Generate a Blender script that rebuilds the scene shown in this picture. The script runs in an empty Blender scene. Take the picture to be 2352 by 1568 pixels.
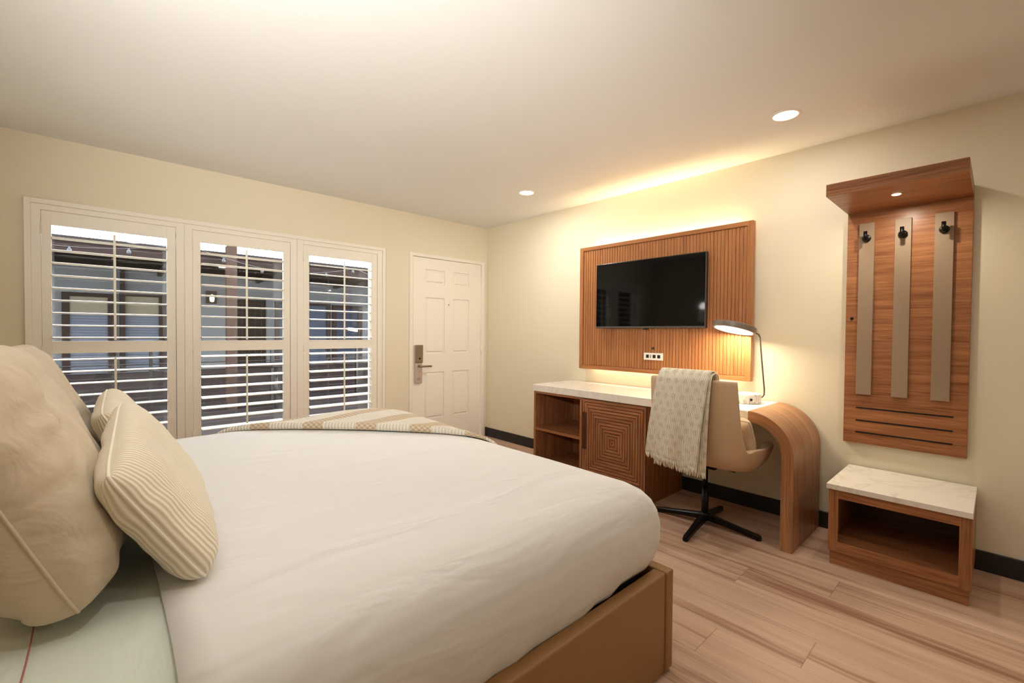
import bpy, bmesh, math, random
from mathutils import Vector, Matrix, noise
random.seed(7)
S = bpy.context.scene
COL = S.collection
PI = math.pi

# ------------------------------------------------------------------ materials
def srgb(r, g, b):
    f = lambda c: (c/255/12.92) if c/255 <= 0.04045 else ((c/255+0.055)/1.055)**2.4
    return (f(r), f(g), f(b), 1)

def new_mat(name):
    m = bpy.data.materials.new(name); m.use_nodes = True
    nt = m.node_tree
    return m, nt, nt.nodes['Principled BSDF']

def plain(name, col, rough=0.5, metal=0.0, bump=0.0, bscale=200.0, spec=0.5, var=0.0, vscale=3.0):
    m, nt, b = new_mat(name)
    b.inputs['Base Color'].default_value = col
    b.inputs['Roughness'].default_value = rough
    b.inputs['Metallic'].default_value = metal
    b.inputs['Specular IOR Level'].default_value = spec
    tc = nt.nodes.new('ShaderNodeTexCoord')
    if bump > 0:
        n = nt.nodes.new('ShaderNodeTexNoise'); n.inputs['Scale'].default_value = bscale
        n.inputs['Detail'].default_value = 3
        bp = nt.nodes.new('ShaderNodeBump'); bp.inputs['Strength'].default_value = bump
        bp.inputs['Distance'].default_value = 0.002
        nt.links.new(tc.outputs['Object'], n.inputs['Vector'])
        nt.links.new(n.outputs['Fac'], bp.inputs['Height'])
        nt.links.new(bp.outputs['Normal'], b.inputs['Normal'])
    if var > 0:
        n = nt.nodes.new('ShaderNodeTexNoise'); n.inputs['Scale'].default_value = vscale
        n.inputs['Detail'].default_value = 4
        mx = nt.nodes.new('ShaderNodeMix'); mx.data_type = 'RGBA'
        mx.inputs[6].default_value = [c*(1-var) for c in col[:3]]+[1]
        mx.inputs[7].default_value = [min(1, c*(1+var)) for c in col[:3]]+[1]
        nt.links.new(tc.outputs['Object'], n.inputs['Vector'])
        nt.links.new(n.outputs['Fac'], mx.inputs[0])
        nt.links.new(mx.outputs[2], b.inputs['Base Color'])
    return m

def emit(name, col, strength):
    m, nt, b = new_mat(name)
    b.inputs['Base Color'].default_value = (0.8, 0.8, 0.8, 1)
    b.inputs['Emission Color'].default_value = col
    b.inputs['Emission Strength'].default_value = strength
    return m

def wood(name, dark, light, axis, rough=0.34, fine=1.0, coord='Object'):
    """veneer: grain runs along axis (0,1,2)"""
    m, nt, b = new_mat(name)
    tc = nt.nodes.new('ShaderNodeTexCoord')
    def stretched(s_across, s_along, detail, dist=0.0, seed=0.0):
        mp = nt.nodes.new('ShaderNodeMapping')
        sc = [s_across]*3; sc[axis] = s_along
        mp.inputs['Scale'].default_value = sc
        mp.inputs['Location'].default_value = (seed, seed*1.7, seed*0.6)
        n = nt.nodes.new('ShaderNodeTexNoise')
        n.inputs['Scale'].default_value = 1.0; n.inputs['Detail'].default_value = detail
        n.inputs['Distortion'].default_value = dist
        nt.links.new(tc.outputs[coord], mp.inputs['Vector'])
        nt.links.new(mp.outputs['Vector'], n.inputs['Vector'])
        return n
    n1 = stretched(140*fine, 5*fine, 6, 0.4)
    n2 = stretched(28*fine, 1.6*fine, 4, 1.0, 3.1)
    add = nt.nodes.new('ShaderNodeMath'); add.operation = 'ADD'
    mul = nt.nodes.new('ShaderNodeMath'); mul.operation = 'MULTIPLY'; mul.inputs[1].default_value = 0.5
    nt.links.new(n1.outputs['Fac'], add.inputs[0]); nt.links.new(n2.outputs['Fac'], add.inputs[1])
    nt.links.new(add.outputs[0], mul.inputs[0])
    cr = nt.nodes.new('ShaderNodeValToRGB')
    cr.color_ramp.elements[0].position = 0.36; cr.color_ramp.elements[0].color = dark
    cr.color_ramp.elements[1].position = 0.64; cr.color_ramp.elements[1].color = light
    nt.links.new(mul.outputs[0], cr.inputs['Fac'])
    nt.links.new(cr.outputs['Color'], b.inputs['Base Color'])
    bp = nt.nodes.new('ShaderNodeBump'); bp.inputs['Strength'].default_value = 0.12
    bp.inputs['Distance'].default_value = 0.001
    nt.links.new(n1.outputs['Fac'], bp.inputs['Height']); nt.links.new(bp.outputs['Normal'], b.inputs['Normal'])
    b.inputs['Roughness'].default_value = rough
    b.inputs['Specular IOR Level'].default_value = 0.35
    return m

def marble(name, base, vein, amount=0.5, scale=2.2):
    m, nt, b = new_mat(name)
    tc = nt.nodes.new('ShaderNodeTexCoord')
    n0 = nt.nodes.new('ShaderNodeTexNoise'); n0.inputs['Scale'].default_value = scale
    n0.inputs['Detail'].default_value = 7; n0.inputs['Roughness'].default_value = 0.62
    n0.inputs['Distortion'].default_value = 1.3
    nt.links.new(tc.outputs['Object'], n0.inputs['Vector'])
    cr = nt.nodes.new('ShaderNodeValToRGB')
    e = cr.color_ramp.elements
    e[0].position = 0.47; e[0].color = (0, 0, 0, 1)
    e[1].position = 0.53; e[1].color = (0, 0, 0, 1)
    k = cr.color_ramp.elements.new(0.5); k.color = (1, 1, 1, 1)
    nt.links.new(n0.outputs['Fac'], cr.inputs['Fac'])
    n1 = nt.nodes.new('ShaderNodeTexNoise'); n1.inputs['Scale'].default_value = scale*0.8
    nt.links.new(tc.outputs['Object'], n1.inputs['Vector'])
    mu = nt.nodes.new('ShaderNodeMath'); mu.operation = 'MULTIPLY'
    nt.links.new(cr.outputs['Color'], mu.inputs[0]); nt.links.new(n1.outputs['Fac'], mu.inputs[1])
    mu2 = nt.nodes.new('ShaderNodeMath'); mu2.operation = 'MULTIPLY'; mu2.inputs[1].default_value = amount*2
    nt.links.new(mu.outputs[0], mu2.inputs[0])
    mx = nt.nodes.new('ShaderNodeMix'); mx.data_type = 'RGBA'
    mx.inputs[6].default_value = base; mx.inputs[7].default_value = vein
    nt.links.new(mu2.outputs[0], mx.inputs[0]); nt.links.new(mx.outputs[2], b.inputs['Base Color'])
    b.inputs['Roughness'].default_value = 0.25
    return m

def floor_mat():
    m, nt, b = new_mat('oak_planks')
    N = nt.nodes; L = nt.links
    tc = N.new('ShaderNodeTexCoord')
    sep = N.new('ShaderNodeSeparateXYZ'); L.new(tc.outputs['Object'], sep.inputs[0])
    def M(op, a, bb=None, c=None):
        n = N.new('ShaderNodeMath'); n.operation = op
        for i, v in enumerate((a, bb, c)):
            if v is None: continue
            if isinstance(v, (int, float)): n.inputs[i].default_value = v
            else: L.new(v, n.inputs[i])
        return n.outputs[0]
    W, LEN = 0.205, 1.9
    rx = M('DIVIDE', M('ADD', sep.outputs[0], PLX), W)
    row = M('FLOOR', rx)
    fx = M('SUBTRACT', rx, row)
    wn = N.new('ShaderNodeTexWhiteNoise'); wn.noise_dimensions = '1D'
    L.new(M('ADD', row, 11.3), wn.inputs['W'])
    ry = M('DIVIDE', M('ADD', sep.outputs[1], M('MULTIPLY', wn.outputs['Value'], LEN)), LEN)
    brd = M('FLOOR', ry); fy = M('SUBTRACT', ry, brd)
    cmb = N.new('ShaderNodeCombineXYZ'); L.new(row, cmb.inputs[0]); L.new(brd, cmb.inputs[1])
    wn2 = N.new('ShaderNodeTexWhiteNoise'); wn2.noise_dimensions = '3D'; L.new(cmb.outputs[0], wn2.inputs['Vector'])
    # grain, shifted per board
    off = N.new('ShaderNodeVectorMath'); off.operation = 'SCALE'; off.inputs['Scale'].default_value = 13.0
    L.new(wn2.outputs['Color'], off.inputs[0])
    add = N.new('ShaderNodeVectorMath'); add.operation = 'ADD'
    L.new(tc.outputs['Object'], add.inputs[0]); L.new(off.outputs[0], add.inputs[1])
    def grain(sx, sy, det, dist):
        mp = N.new('ShaderNodeMapping'); mp.inputs['Scale'].default_value = (sx, sy, 1)
        L.new(add.outputs[0], mp.inputs['Vector'])
        n = N.new('ShaderNodeTexNoise'); n.inputs['Scale'].default_value = 1
        n.inputs['Detail'].default_value = det; n.inputs['Distortion'].default_value = dist
        L.new(mp.outputs[0], n.inputs['Vector']); return n.outputs['Fac']
    g1 = grain(60, 2.5, 6, 0.5); g2 = grain(11, 0.55, 3, 0.8)
    cr = N.new('ShaderNodeValToRGB'); e = cr.color_ramp.elements
    e[0].position = 0.34; e[0].color = srgb(148, 106, 84)
    e[1].position = 0.70; e[1].color = srgb(212, 180, 156)
    k = e.new(0.47); k.color = srgb(191, 157, 132)
    L.new(M('ADD', M('MULTIPLY', g1, 0.35), M('MULTIPLY', g2, 0.65)), cr.inputs['Fac'])
    hs = N.new('ShaderNodeHueSaturation')
    L.new(M('ADD', 0.95, M('MULTIPLY', wn2.outputs['Value'], 0.12)), hs.inputs['Value'])
    L.new(cr.outputs['Color'], hs.inputs['Color'])
    # joints
    jx = M('LESS_THAN', M('MINIMUM', fx, M('SUBTRACT', 1, fx)), 0.004)
    jy = M('LESS_THAN', M('MINIMUM', fy, M('SUBTRACT', 1, fy)), 0.0008)
    j = M('MAXIMUM', jx, jy)
    mx = N.new('ShaderNodeMix'); mx.data_type = 'RGBA'
    L.new(M('MULTIPLY', j, 0.55), mx.inputs[0]); L.new(hs.outputs['Color'], mx.inputs[6])
    mx.inputs[7].default_value = srgb(120, 84, 62)
    L.new(mx.outputs[2], b.inputs['Base Color'])
    b.inputs['Roughness'].default_value = 0.5
    b.inputs['Specular IOR Level'].default_value = 0.3
    bp = N.new('ShaderNodeBump'); bp.inputs['Strength'].default_value = 0.1; bp.inputs['Distance'].default_value = 0.001
    L.new(g1, bp.inputs['Height']); L.new(bp.outputs['Normal'], b.inputs['Normal'])
    return m
PLX = 0.075

def ribbed(name, col, dark, pitch=0.02, depth=0.5):
    """corduroy: ribs vary along UV u (metres)"""
    m, nt, b = new_mat(name); N = nt.nodes; L = nt.links
    uv = N.new('ShaderNodeTexCoord'); sep = N.new('ShaderNodeSeparateXYZ'); L.new(uv.outputs['UV'], sep.inputs[0])
    ns = N.new('ShaderNodeTexNoise'); ns.inputs['Scale'].default_value = 5; L.new(uv.outputs['UV'], ns.inputs['Vector'])
    a = N.new('ShaderNodeMath'); a.operation = 'MULTIPLY_ADD'; a.inputs[1].default_value = 0.004
    L.new(ns.outputs['Fac'], a.inputs[0]); L.new(sep.outputs[0], a.inputs[2])
    mu = N.new('ShaderNodeMath'); mu.operation = 'MULTIPLY'; mu.inputs[1].default_value = 2*PI/pitch
    L.new(a.outputs[0], mu.inputs[0])
    sn = N.new('ShaderNodeMath'); sn.operation = 'SINE'; L.new(mu.outputs[0], sn.inputs[0])
    cr = N.new('ShaderNodeMapRange'); cr.inputs[1].default_value = -1; cr.inputs[2].default_value = 1
    L.new(sn.outputs[0], cr.inputs[0])
    mx = N.new('ShaderNodeMix'); mx.data_type = 'RGBA'; mx.inputs[6].default_value = dark; mx.inputs[7].default_value = col
    L.new(cr.outputs[0], mx.inputs[0]); L.new(mx.outputs[2], b.inputs['Base Color'])
    bp = N.new('ShaderNodeBump'); bp.inputs['Strength'].default_value = depth; bp.inputs['Distance'].default_value = 0.006
    L.new(cr.outputs[0], bp.inputs['Height']); L.new(bp.outputs['Normal'], b.inputs['Normal'])
    b.inputs['Roughness'].default_value = 0.9; b.inputs['Specular IOR Level'].default_value = 0.1
    b.inputs['Sheen Weight'].default_value = 0.15
    return m

def fabric(name, col, wr=0.35, wscale=6.0, weave=0.15, wdist=0.03, sheen=0.1, stretch=(1, 1, 1), dist=1.5):
    m, nt, b = new_mat(name); N = nt.nodes; L = nt.links
    b.inputs['Base Color'].default_value = col
    b.inputs['Roughness'].default_value = 0.85; b.inputs['Specular IOR Level'].default_value = 0.15
    b.inputs['Sheen Weight'].default_value = sheen
    tc = N.new('ShaderNodeTexCoord')
    n1 = N.new('ShaderNodeTexNoise'); n1.inputs['Scale'].default_value = wscale; n1.inputs['Detail'].default_value = 3
    n1.inputs['Distortion'].default_value = dist
    mp = N.new('ShaderNodeMapping'); mp.inputs['Scale'].default_value = stretch; L.new(tc.outputs['Object'], mp.inputs['Vector'])
    n2 = N.new('ShaderNodeTexNoise'); n2.inputs['Scale'].default_value = 500
    L.new(mp.outputs['Vector'], n1.inputs['Vector']); L.new(tc.outputs['Object'], n2.inputs['Vector'])
    b1 = N.new('ShaderNodeBump'); b1.inputs['Strength'].default_value = wr; b1.inputs['Distance'].default_value = wdist
    b2 = N.new('ShaderNodeBump'); b2.inputs['Strength'].default_value = weave; b2.inputs['Distance'].default_value = 0.001
    L.new(n1.outputs['Fac'], b1.inputs['Height']); L.new(n2.outputs['Fac'], b2.inputs['Height'])
    L.new(b1.outputs['Normal'], b2.inputs['Normal']); L.new(b2.outputs['Normal'], b.inputs['Normal'])
    return m

# ------------------------------------------------------------------ mesh helpers
class MB:
    def __init__(s): s.bm = bmesh.new()
    def box(s, x0, x1, y0, y1, z0, z1, bev=0.0, seg=2):
        b = bmesh.new()
        bmesh.ops.create_cube(b, size=1)
        bmesh.ops.scale(b, vec=(abs(x1-x0), abs(y1-y0), abs(z1-z0)), verts=b.verts)
        bmesh.ops.translate(b, vec=((x0+x1)/2, (y0+y1)/2, (z0+z1)/2), verts=b.verts)
        if bev > 0:
            bmesh.ops.bevel(b, geom=b.edges[:], offset=bev, segments=seg, affect='EDGES', profile=0.5)
        s.join(b); return s
    def join(s, b):
        me = bpy.data.meshes.new('t'); b.to_mesh(me); b.free(); s.bm.from_mesh(me); bpy.data.meshes.remove(me)
    def poly(s, pts, vec, bev=0.0):
        """extruded polygon, pts 3-D, vec extrusion"""
        b = bmesh.new()
        v = [b.verts.new(p) for p in pts]; f = b.faces.new(v)
        r = bmesh.ops.extrude_face_region(b, geom=[f])
        bmesh.ops.translate(b, vec=vec, verts=[g for g in r['geom'] if isinstance(g, bmesh.types.BMVert)])
        bmesh.ops.recalc_face_normals(b, faces=b.faces)
        if bev > 0: bmesh.ops.bevel(b, geom=b.edges[:], offset=bev, segments=2, affect='EDGES', profile=0.5)
        s.join(b); return s
    def tube(s, pts, r, n=12, caps=True):
        b = bmesh.new(); rings = []
        pts = [Vector(p) for p in pts]
        rr = r if isinstance(r, (list, tuple)) else [r]*len(pts)
        up = None
        for i, p in enumerate(pts):
            d = (pts[min(i+1, len(pts)-1)]-pts[max(i-1, 0)]).normalized()
            if up is None:
                up = Vector((0, 0, 1)) if abs(d.z) < 0.9 else Vector((1, 0, 0))
            a = d.cross(up).normalized(); c = a.cross(d).normalized(); up = c
            rings.append([b.verts.new(p+(a*math.cos(2*PI*k/n)+c*math.sin(2*PI*k/n))*rr[i]) for k in range(n)])
        for i in range(len(rings)-1):
            for k in range(n):
                b.faces.new((rings[i][k], rings[i][(k+1) % n], rings[i+1][(k+1) % n], rings[i+1][k]))
        if caps: b.faces.new(rings[0][::-1]); b.faces.new(rings[-1])
        for f in b.faces: f.smooth = len(f.verts) == 4
        s.join(b); return s
    def lathe(s, prof, c, axis=(0, 0, 1), n=48, smooth=True):
        """prof: list of (r,h) ; c centre ; axis direction"""
        b = bmesh.new(); ax = Vector(axis).normalized(); c = Vector(c)
        t = Vector((0, 0, 1)) if abs(ax.z) < 0.9 else Vector((1, 0, 0))
        a = ax.cross(t).normalized(); d = ax.cross(a).normalized()
        rings = []
        for r, h in prof:
            if r < 1e-6: rings.append([b.verts.new(c+ax*h)]); continue
            rings.append([b.verts.new(c+ax*h+(a*math.cos(2*PI*k/n)+d*math.sin(2*PI*k/n))*r) for k in range(n)])
        for i in range(len(rings)-1):
            A, B = rings[i], rings[i+1]
            for k in range(n):
                k2 = (k+1) % n
                if len(A) == 1 and len(B) == 1: continue
                if len(A) == 1: b.faces.new((A[0], B[k2], B[k]))
                elif len(B) == 1: b.faces.new((A[k], A[k2], B[0]))
                else: b.faces.new((A[k], A[k2], B[k2], B[k]))
        bmesh.ops.recalc_face_normals(b, faces=b.faces)
        if smooth:
            for f in b.faces: f.smooth = True
        s.join(b); return s
    def grid(s, fn, nu, nv, closeu=False, smooth=True, uv=None):
        b = bmesh.new()
        V = [[b.verts.new(fn(i/(nu-(0 if closeu else 1)), j/(nv-1))) for j in range(nv)] for i in range(nu)]
        lay = b.loops.layers.uv.new('UVMap') if uv else None
        for i in range(nu if closeu else nu-1):
            for j in range(nv-1):
                i2 = (i+1) % nu
                f = b.faces.new((V[i][j], V[i2][j], V[i2][j+1], V[i][j+1])); f.smooth = smooth
                if uv:
                    for lp, (a, c) in zip(f.loops, ((i, j), (i+1, j), (i+1, j+1), (i, j+1))):
                        lp[lay].uv = uv(a/(nu-1), c/(nv-1))
        s.join(b); return s
    def build(s, name, mat, parent=None, origin=None, mods=None, sharp=None):
        me = bpy.data.meshes.new(name)
        if parent is not None: off = Vector(parent['_o'])
        elif origin is not None: off = Vector(origin)
        else:
            xs = [v.co for v in s.bm.verts]
            off = Vector((sum(v.x for v in xs)/len(xs), sum(v.y for v in xs)/len(xs), min(v.z for v in xs)))
        bmesh.ops.translate(s.bm, vec=-off, verts=s.bm.verts)
        if sharp is not None:
            for f in s.bm.faces: f.smooth = True
            for e in s.bm.edges:
                if len(e.link_faces) == 2 and e.calc_face_angle(0) > math.radians(sharp): e.smooth = False
        s.bm.to_mesh(me); s.bm.free()
        o = bpy.data.objects.new(name, me); COL.objects.link(o)
        me.materials.append(mat)
        if parent is not None:
            o.parent = parent
            if parent.type == 'MESH': pass
        else: o.location = off
        o['_o'] = tuple(off)
        return o

def empty(name, loc, label=None, cat=None, group=None, kind=None):
    o = bpy.data.objects.new(name, None); COL.objects.link(o); o.location = loc; o['_o'] = tuple(loc)
    o.empty_display_size = 0.1
    return tag(o, label, cat, group, kind)
def tag(o, label=None, cat=None, group=None, kind=None):
    if label: o['label'] = label
    if cat: o['category'] = cat
    if group: o['group'] = group
    if kind: o['kind'] = kind
    return o
def struct(o, label=None, cat=None):
    o['kind'] = 'structure'
    if label: o['label'] = label
    if cat: o['category'] = cat
    return o
def subsurf(o, lv=2):
    m = o.modifiers.new('s', 'SUBSURF'); m.levels = lv; m.render_levels = lv; return o
def solidify(o, t, off=-1):
    m = o.modifiers.new('t', 'SOLIDIFY'); m.thickness = t; m.offset = off; return o

# ------------------------------------------------------------------ colours
M_wall = plain('wall_paint', srgb(229, 219, 194), 0.75, bump=0.06, bscale=160, spec=0.2)
M_ceil = plain('ceiling_paint', srgb(235, 235, 232), 0.85, bump=0.05, bscale=160, spec=0.15)
M_floor = floor_mat()
M_base = plain('black_vinyl', srgb(30, 29, 30), 0.45)
M_white = plain('white_paint', srgb(240, 233, 219), 0.38, spec=0.4)
M_door = plain('door_paint', srgb(243, 235, 222), 0.42, spec=0.4)
W_D, W_L = srgb(126, 77, 46), srgb(178, 120, 78)
M_wz = wood('walnut_upright', W_D, W_L, 2)
M_wy = wood('walnut_lengthwise', W_D, W_L, 1)
M_wx = wood('walnut_depthwise', W_D, W_L, 0)
M_pz = wood('panel_veneer', srgb(156, 100, 58), srgb(186, 126, 80), 2)
M_arch = wood('arch_veneer', srgb(140, 94, 62), srgb(186, 134, 94), 1, coord='UV')
M_marble = marble('marble_top', srgb(233, 226, 214), srgb(186, 178, 168), 0.35, 2.0)
M_marble2 = marble('marble_base', srgb(228, 222, 212), srgb(120, 112, 108), 0.7, 9)
M_black = plain('black_metal', srgb(22, 20, 20), 0.35, metal=0.6)
M_tvs = plain('tv_screen', srgb(6, 6, 7), 0.05, spec=0.3)
M_tvb = plain('tv_bezel', srgb(30, 29, 29), 0.3)
M_tvl = plain('tv_bottom', srgb(90, 84, 80), 0.35, metal=0.3)
M_strip = plain('taupe_laminate', srgb(150, 127, 104), 0.5, bump=0.05)
M_leather = plain('tan_leather', srgb(150, 108, 62), 0.5, bump=0.25, bscale=350)
M_chair = plain('beige_leather', srgb(208, 178, 144), 0.5, bump=0.12, bscale=300)
M_duvet = fabric('white_duvet', srgb(233, 231, 229), 0.55, 2.6, 0.08, 0.025, stretch=(.8, 3.2, 2), dist=.8)
M_sheet = fabric('white_sheet', srgb(220, 226, 216), 0.5, 4, 0.08, 0.02)
M_sham = fabric('taupe_linen', srgb(210, 193, 168), 0.5, 7, 0.2, 0.02)
M_cord = ribbed('cream_corduroy', srgb(250, 242, 224), srgb(222, 206, 176), 0.0125, 0.35)
M_dark = plain('gap_shade', srgb(14, 12, 12), 0.9)  # near-black colour paints in the shade of the gap below the duvet
M_steel = plain('brushed_steel', srgb(150, 136, 118), 0.35, metal=0.85)
M_lockw = plain('pale_lock_plate', srgb(205, 188, 176), 0.3, metal=0.3)
M_plate = plain('white_plastic', srgb(235, 230, 222), 0.4)
M_lamp = plain('grey_lamp_metal', srgb(128, 118, 108), 0.4, metal=0.3)

# ================================================================== SETTING
H = 2.44
XW, YB = -4.06, -6.4       # headboard wall, wall behind the viewer
struct(MB().box(XW-.1, .1, YB-.1, .2, -.05, 0).build('floor', M_floor, origin=(0, 0, 0)))
struct(MB().box(XW-.1, .1, YB-.1, .2, H, H+.08).build('ceiling', M_ceil))
struct(MB().box(0, .12, YB, .2, 0, H).build('wall_right', M_wall))
struct(MB().box(XW-.12, XW, YB, .2, 0, H).build('wall_left', M_wall))
struct(MB().box(XW, 0, YB-.12, YB, 0, H).build('wall_back', M_wall))
WX0, WX1, WZ0, WZ1 = -3.66, -1.37, 0.30, 1.93
DX0, DX1, DZ = -0.995, -0.078, 2.012
m = MB()
m.box(XW, WX0, 0, .2, 0, H); m.box(WX1, DX0, 0, .2, 0, H); m.box(DX1, 0, 0, .2, 0, H)
m.box(WX0, WX1, 0, .2, 0, WZ0); m.box(WX0, WX1, 0, .2, WZ1, H); m.box(DX0, DX1, 0, .2, DZ, H)
struct(m.build('wall_window', M_wall))

def baseboard(name, x0, x1, y0, y1):
    m = MB(); m.box(x0, x1, y0, y1, 0, .104, .003, 1); struct(m.build(name, M_base))
baseboard('baseboard_right', -.012, 0, YB, 0)
baseboard('baseboard_window', XW, -1.03, -.012, 0)
baseboard('baseboard_left', XW, XW+.012, YB, -.012)
baseboard('baseboard_back', XW+.012, -.012, YB, YB+.012)

# ---- door and its casing
m = MB()
m.box(-1.0286, -.992, -.016, .02, 0, 2.043, .002, 1); m.box(-.080, -.0395, -.016, .02, 0, 2.043, .002, 1)
m.box(-.992, -.080, -.016, .02, 2.008, 2.043, .002, 1)
struct(m.build('trim_1', M_white))
d = empty('door_1', (-.536, .02, 0), kind='structure')
m = MB(); SX0, SX1, SY = -.985, -.088, .004
m.box(SX0, SX1, SY+.013, SY+.045, .008, 2.0)
# flat stiles/rails in front, leaving six moulded fields
cols = [(-.832, -.589), (-.473, -.255)]; rows = [(.296, .793), (.993, 1.590), (1.739, 1.886)]
xs = [SX0, cols[0][0], cols[0][1], cols[1][0], cols[1][1], SX1]
for a, b_ in ((0, 1), (2, 3), (4, 5)): m.box(xs[a], xs[b_], SY, SY+.014, .008, 2.0)
zs = [.008, rows[0][0], rows[0][1], rows[1][0], rows[1][1], rows[2][0], rows[2][1], 2.0]
for a, b_ in ((0, 1), (2, 3), (4, 5), (6, 7)):
    for c in cols: m.box(c[0], c[1], SY, SY+.014, zs[a], zs[b_])
for c in cols:
    for r in rows:
        i = .016
        m.box(c[0]+i, c[1]-i, SY+.002, SY+.020, r[0]+i, r[1]-i, .0085, 1)
m.build('door_slab', M_door, d)
for z in (1.82, 1.02, .22):
    m = MB(); m.tube([(-.083, -.006, z-.045), (-.083, -.006, z+.045)], .006, 10); m.build('hinge', M_white, d)
m = MB(); m.lathe([(0, 0), (.007, 0), (.007, .004), (0, .004)], (-.536, .003, 1.522), (0, -1, 0), 16); m.build('peephole', M_steel, d)
lk = MB().box(-.968, -.880, -.020, .004, .685, 1.087, .006, 2).build('lock_plate', M_lockw, d)
m = MB(); m.box(-.968, -.880, -.034, -.020, .900, 1.087, .006, 2); m.build('card_reader', M_steel, lk)
m = MB(); m.lathe([(0, 0), (.009, 0), (.009, .004), (0, .004)], (-.92, -.034, .945), (0, -1, 0), 16); m.build('key_cylinder', M_black, lk)
m = MB(); m.tube([(-.925, -.02, .865), (-.925, -.06, .865), (-.915, -.068, .866), (-.795, -.062, .862)], [.012, .012, .010, .009], 14)
m.build('door_handle', M_steel, d)
m = MB(); m.box(-.945, -.903, -.023, -.0195, .735, .74); m.box(-.945, -.903, -.023, -.0195, .722, .727); m.build('keycard_print', plain('mauve_print', srgb(160, 120, 115), .6), lk)

# ---- window trim and shutter frame
m = MB()
TX0, TX1, TZ0, TZ1 = -3.722, -1.300, .255, 2.040
m.box(TX0, TX0+.030, -.022, 0, TZ0, TZ1, .002, 1); m.box(TX1-.030, TX1, -.022, 0, TZ0, TZ1, .002, 1)
m.box(TX0+.03, TX1-.03, -.022, 0, TZ1-.030, TZ1, .002, 1); m.box(TX0+.03, TX1-.03, -.030, 0, TZ0, TZ0+.04, .002, 1)
struct(m.build('trim_2', M_white))
PAN = [(-3.6477, -2.962), (-2.8596, -2.1745), (-2.0679, -1.3805)]
OPN = [(-3.603, -3.014), (-2.810, -2.2274), (-2.0174, -1.4402)]
PZ = 1.9717
m = MB()
def post(a, b_):
    w = (b_-a)
    m.box(a, a+w*.48, -.010, .040, TZ0+.04, TZ1-.03); m.box(a+w*.52, b_, -.010, .040, TZ0+.04, TZ1-.03)
    m.box(a+w*.47, a+w*.53, -.004, .036, TZ0+.04, TZ1-.03)
m.box(TX0+.03, PAN[0][0]-.002, -.010, .040, TZ0+.04, TZ1-.03, .001, 1)
m.box(PAN[2][1]+.002, TX1-.03, -.010, .040, TZ0+.04, TZ1-.03, .001, 1)
post(PAN[0][1]+.002, PAN[1][0]-.002); post(PAN[1][1]+.002, PAN[2][0]-.002)
for a, b_ in PAN: m.box(a-.002, b_+.002, -.010, .040, PZ+.003, TZ1-.03, .001, 1)
for a, b_ in PAN: m.box(a-.002, b_+.002, -.010, .040, TZ0+.04, TZ0+.055, .001, 1)
sf = m.build('shutter_frame', M_white)
tag(sf, 'white fixed frame with two posts holding the three window shutters', 'window frame')

labs = ['left plantation shutter, the widest looking, partly hidden by pillows',
        'middle plantation shutter, with a wall light showing between its louvers',
        'right plantation shutter, nearest the white entry door']
for k in range(3):
    a, b_ = PAN[k]; oa, ob = OPN[k]; cx = (a+b_)/2
    t = empty('plantation_shutter', (cx, .012, .312), labs[k], 'shutter', 'white plantation shutters in the window')
    m = MB()
    z0 = TZ0+.058
    F = -.003; B = .028
    m.box(a, oa, F, B, z0, PZ, .001, 1); m.box(ob, b_, F, B, z0, PZ, .001, 1)
    m.box(oa, ob, F, B, 1.8894, PZ); m.box(oa, ob, F, B, 1.0634, 1.1424); m.box(oa, ob, F, B, z0, z0+.085)
    m.build('shutter_panel', M_white, t)
    TU, TL_ = [(0, .03), (-.03, .12), (.10, .14)][k]
    def louvers(zlist, tilt):
        m = MB()
        for z in zlist:
            def fn(u, v, z=z):
                an = 2*PI*u; e = .0445*math.cos(an); h = .0055*math.sin(an)
                return (oa+.002+(ob-oa-.004)*v, .012+e*math.cos(tilt)-h*math.sin(tilt), z+h*math.cos(tilt)+e*math.sin(tilt))
            m.grid(fn, 16, 2, closeu=True)
        return m.build('louver_bank', M_white, t)
    louvers([1.806-.0801*i for i in range(9)], TU)
    louvers([1.0215-.0795*i for i in range(8)], TL_)
    rx = (oa+ob)/2+.008
    m = MB(); m.box(rx-.0065, rx+.0065, -.052, -.040, 1.150, 1.862, .003, 2); m.build('tilt_rod', M_white, t)
    m = MB(); m.box(rx-.0065, rx+.0065, -.052, -.040, .48, 1.030, .003, 2); m.build('tilt_rod', M_white, t)
    for z in (1.86, 1.08, .42):
        m = MB(); m.tube([(a-.001, -.010, z-.035), (a-.001, -.010, z+.035)], .004, 8); m.build('hinge', M_white, t)

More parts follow.
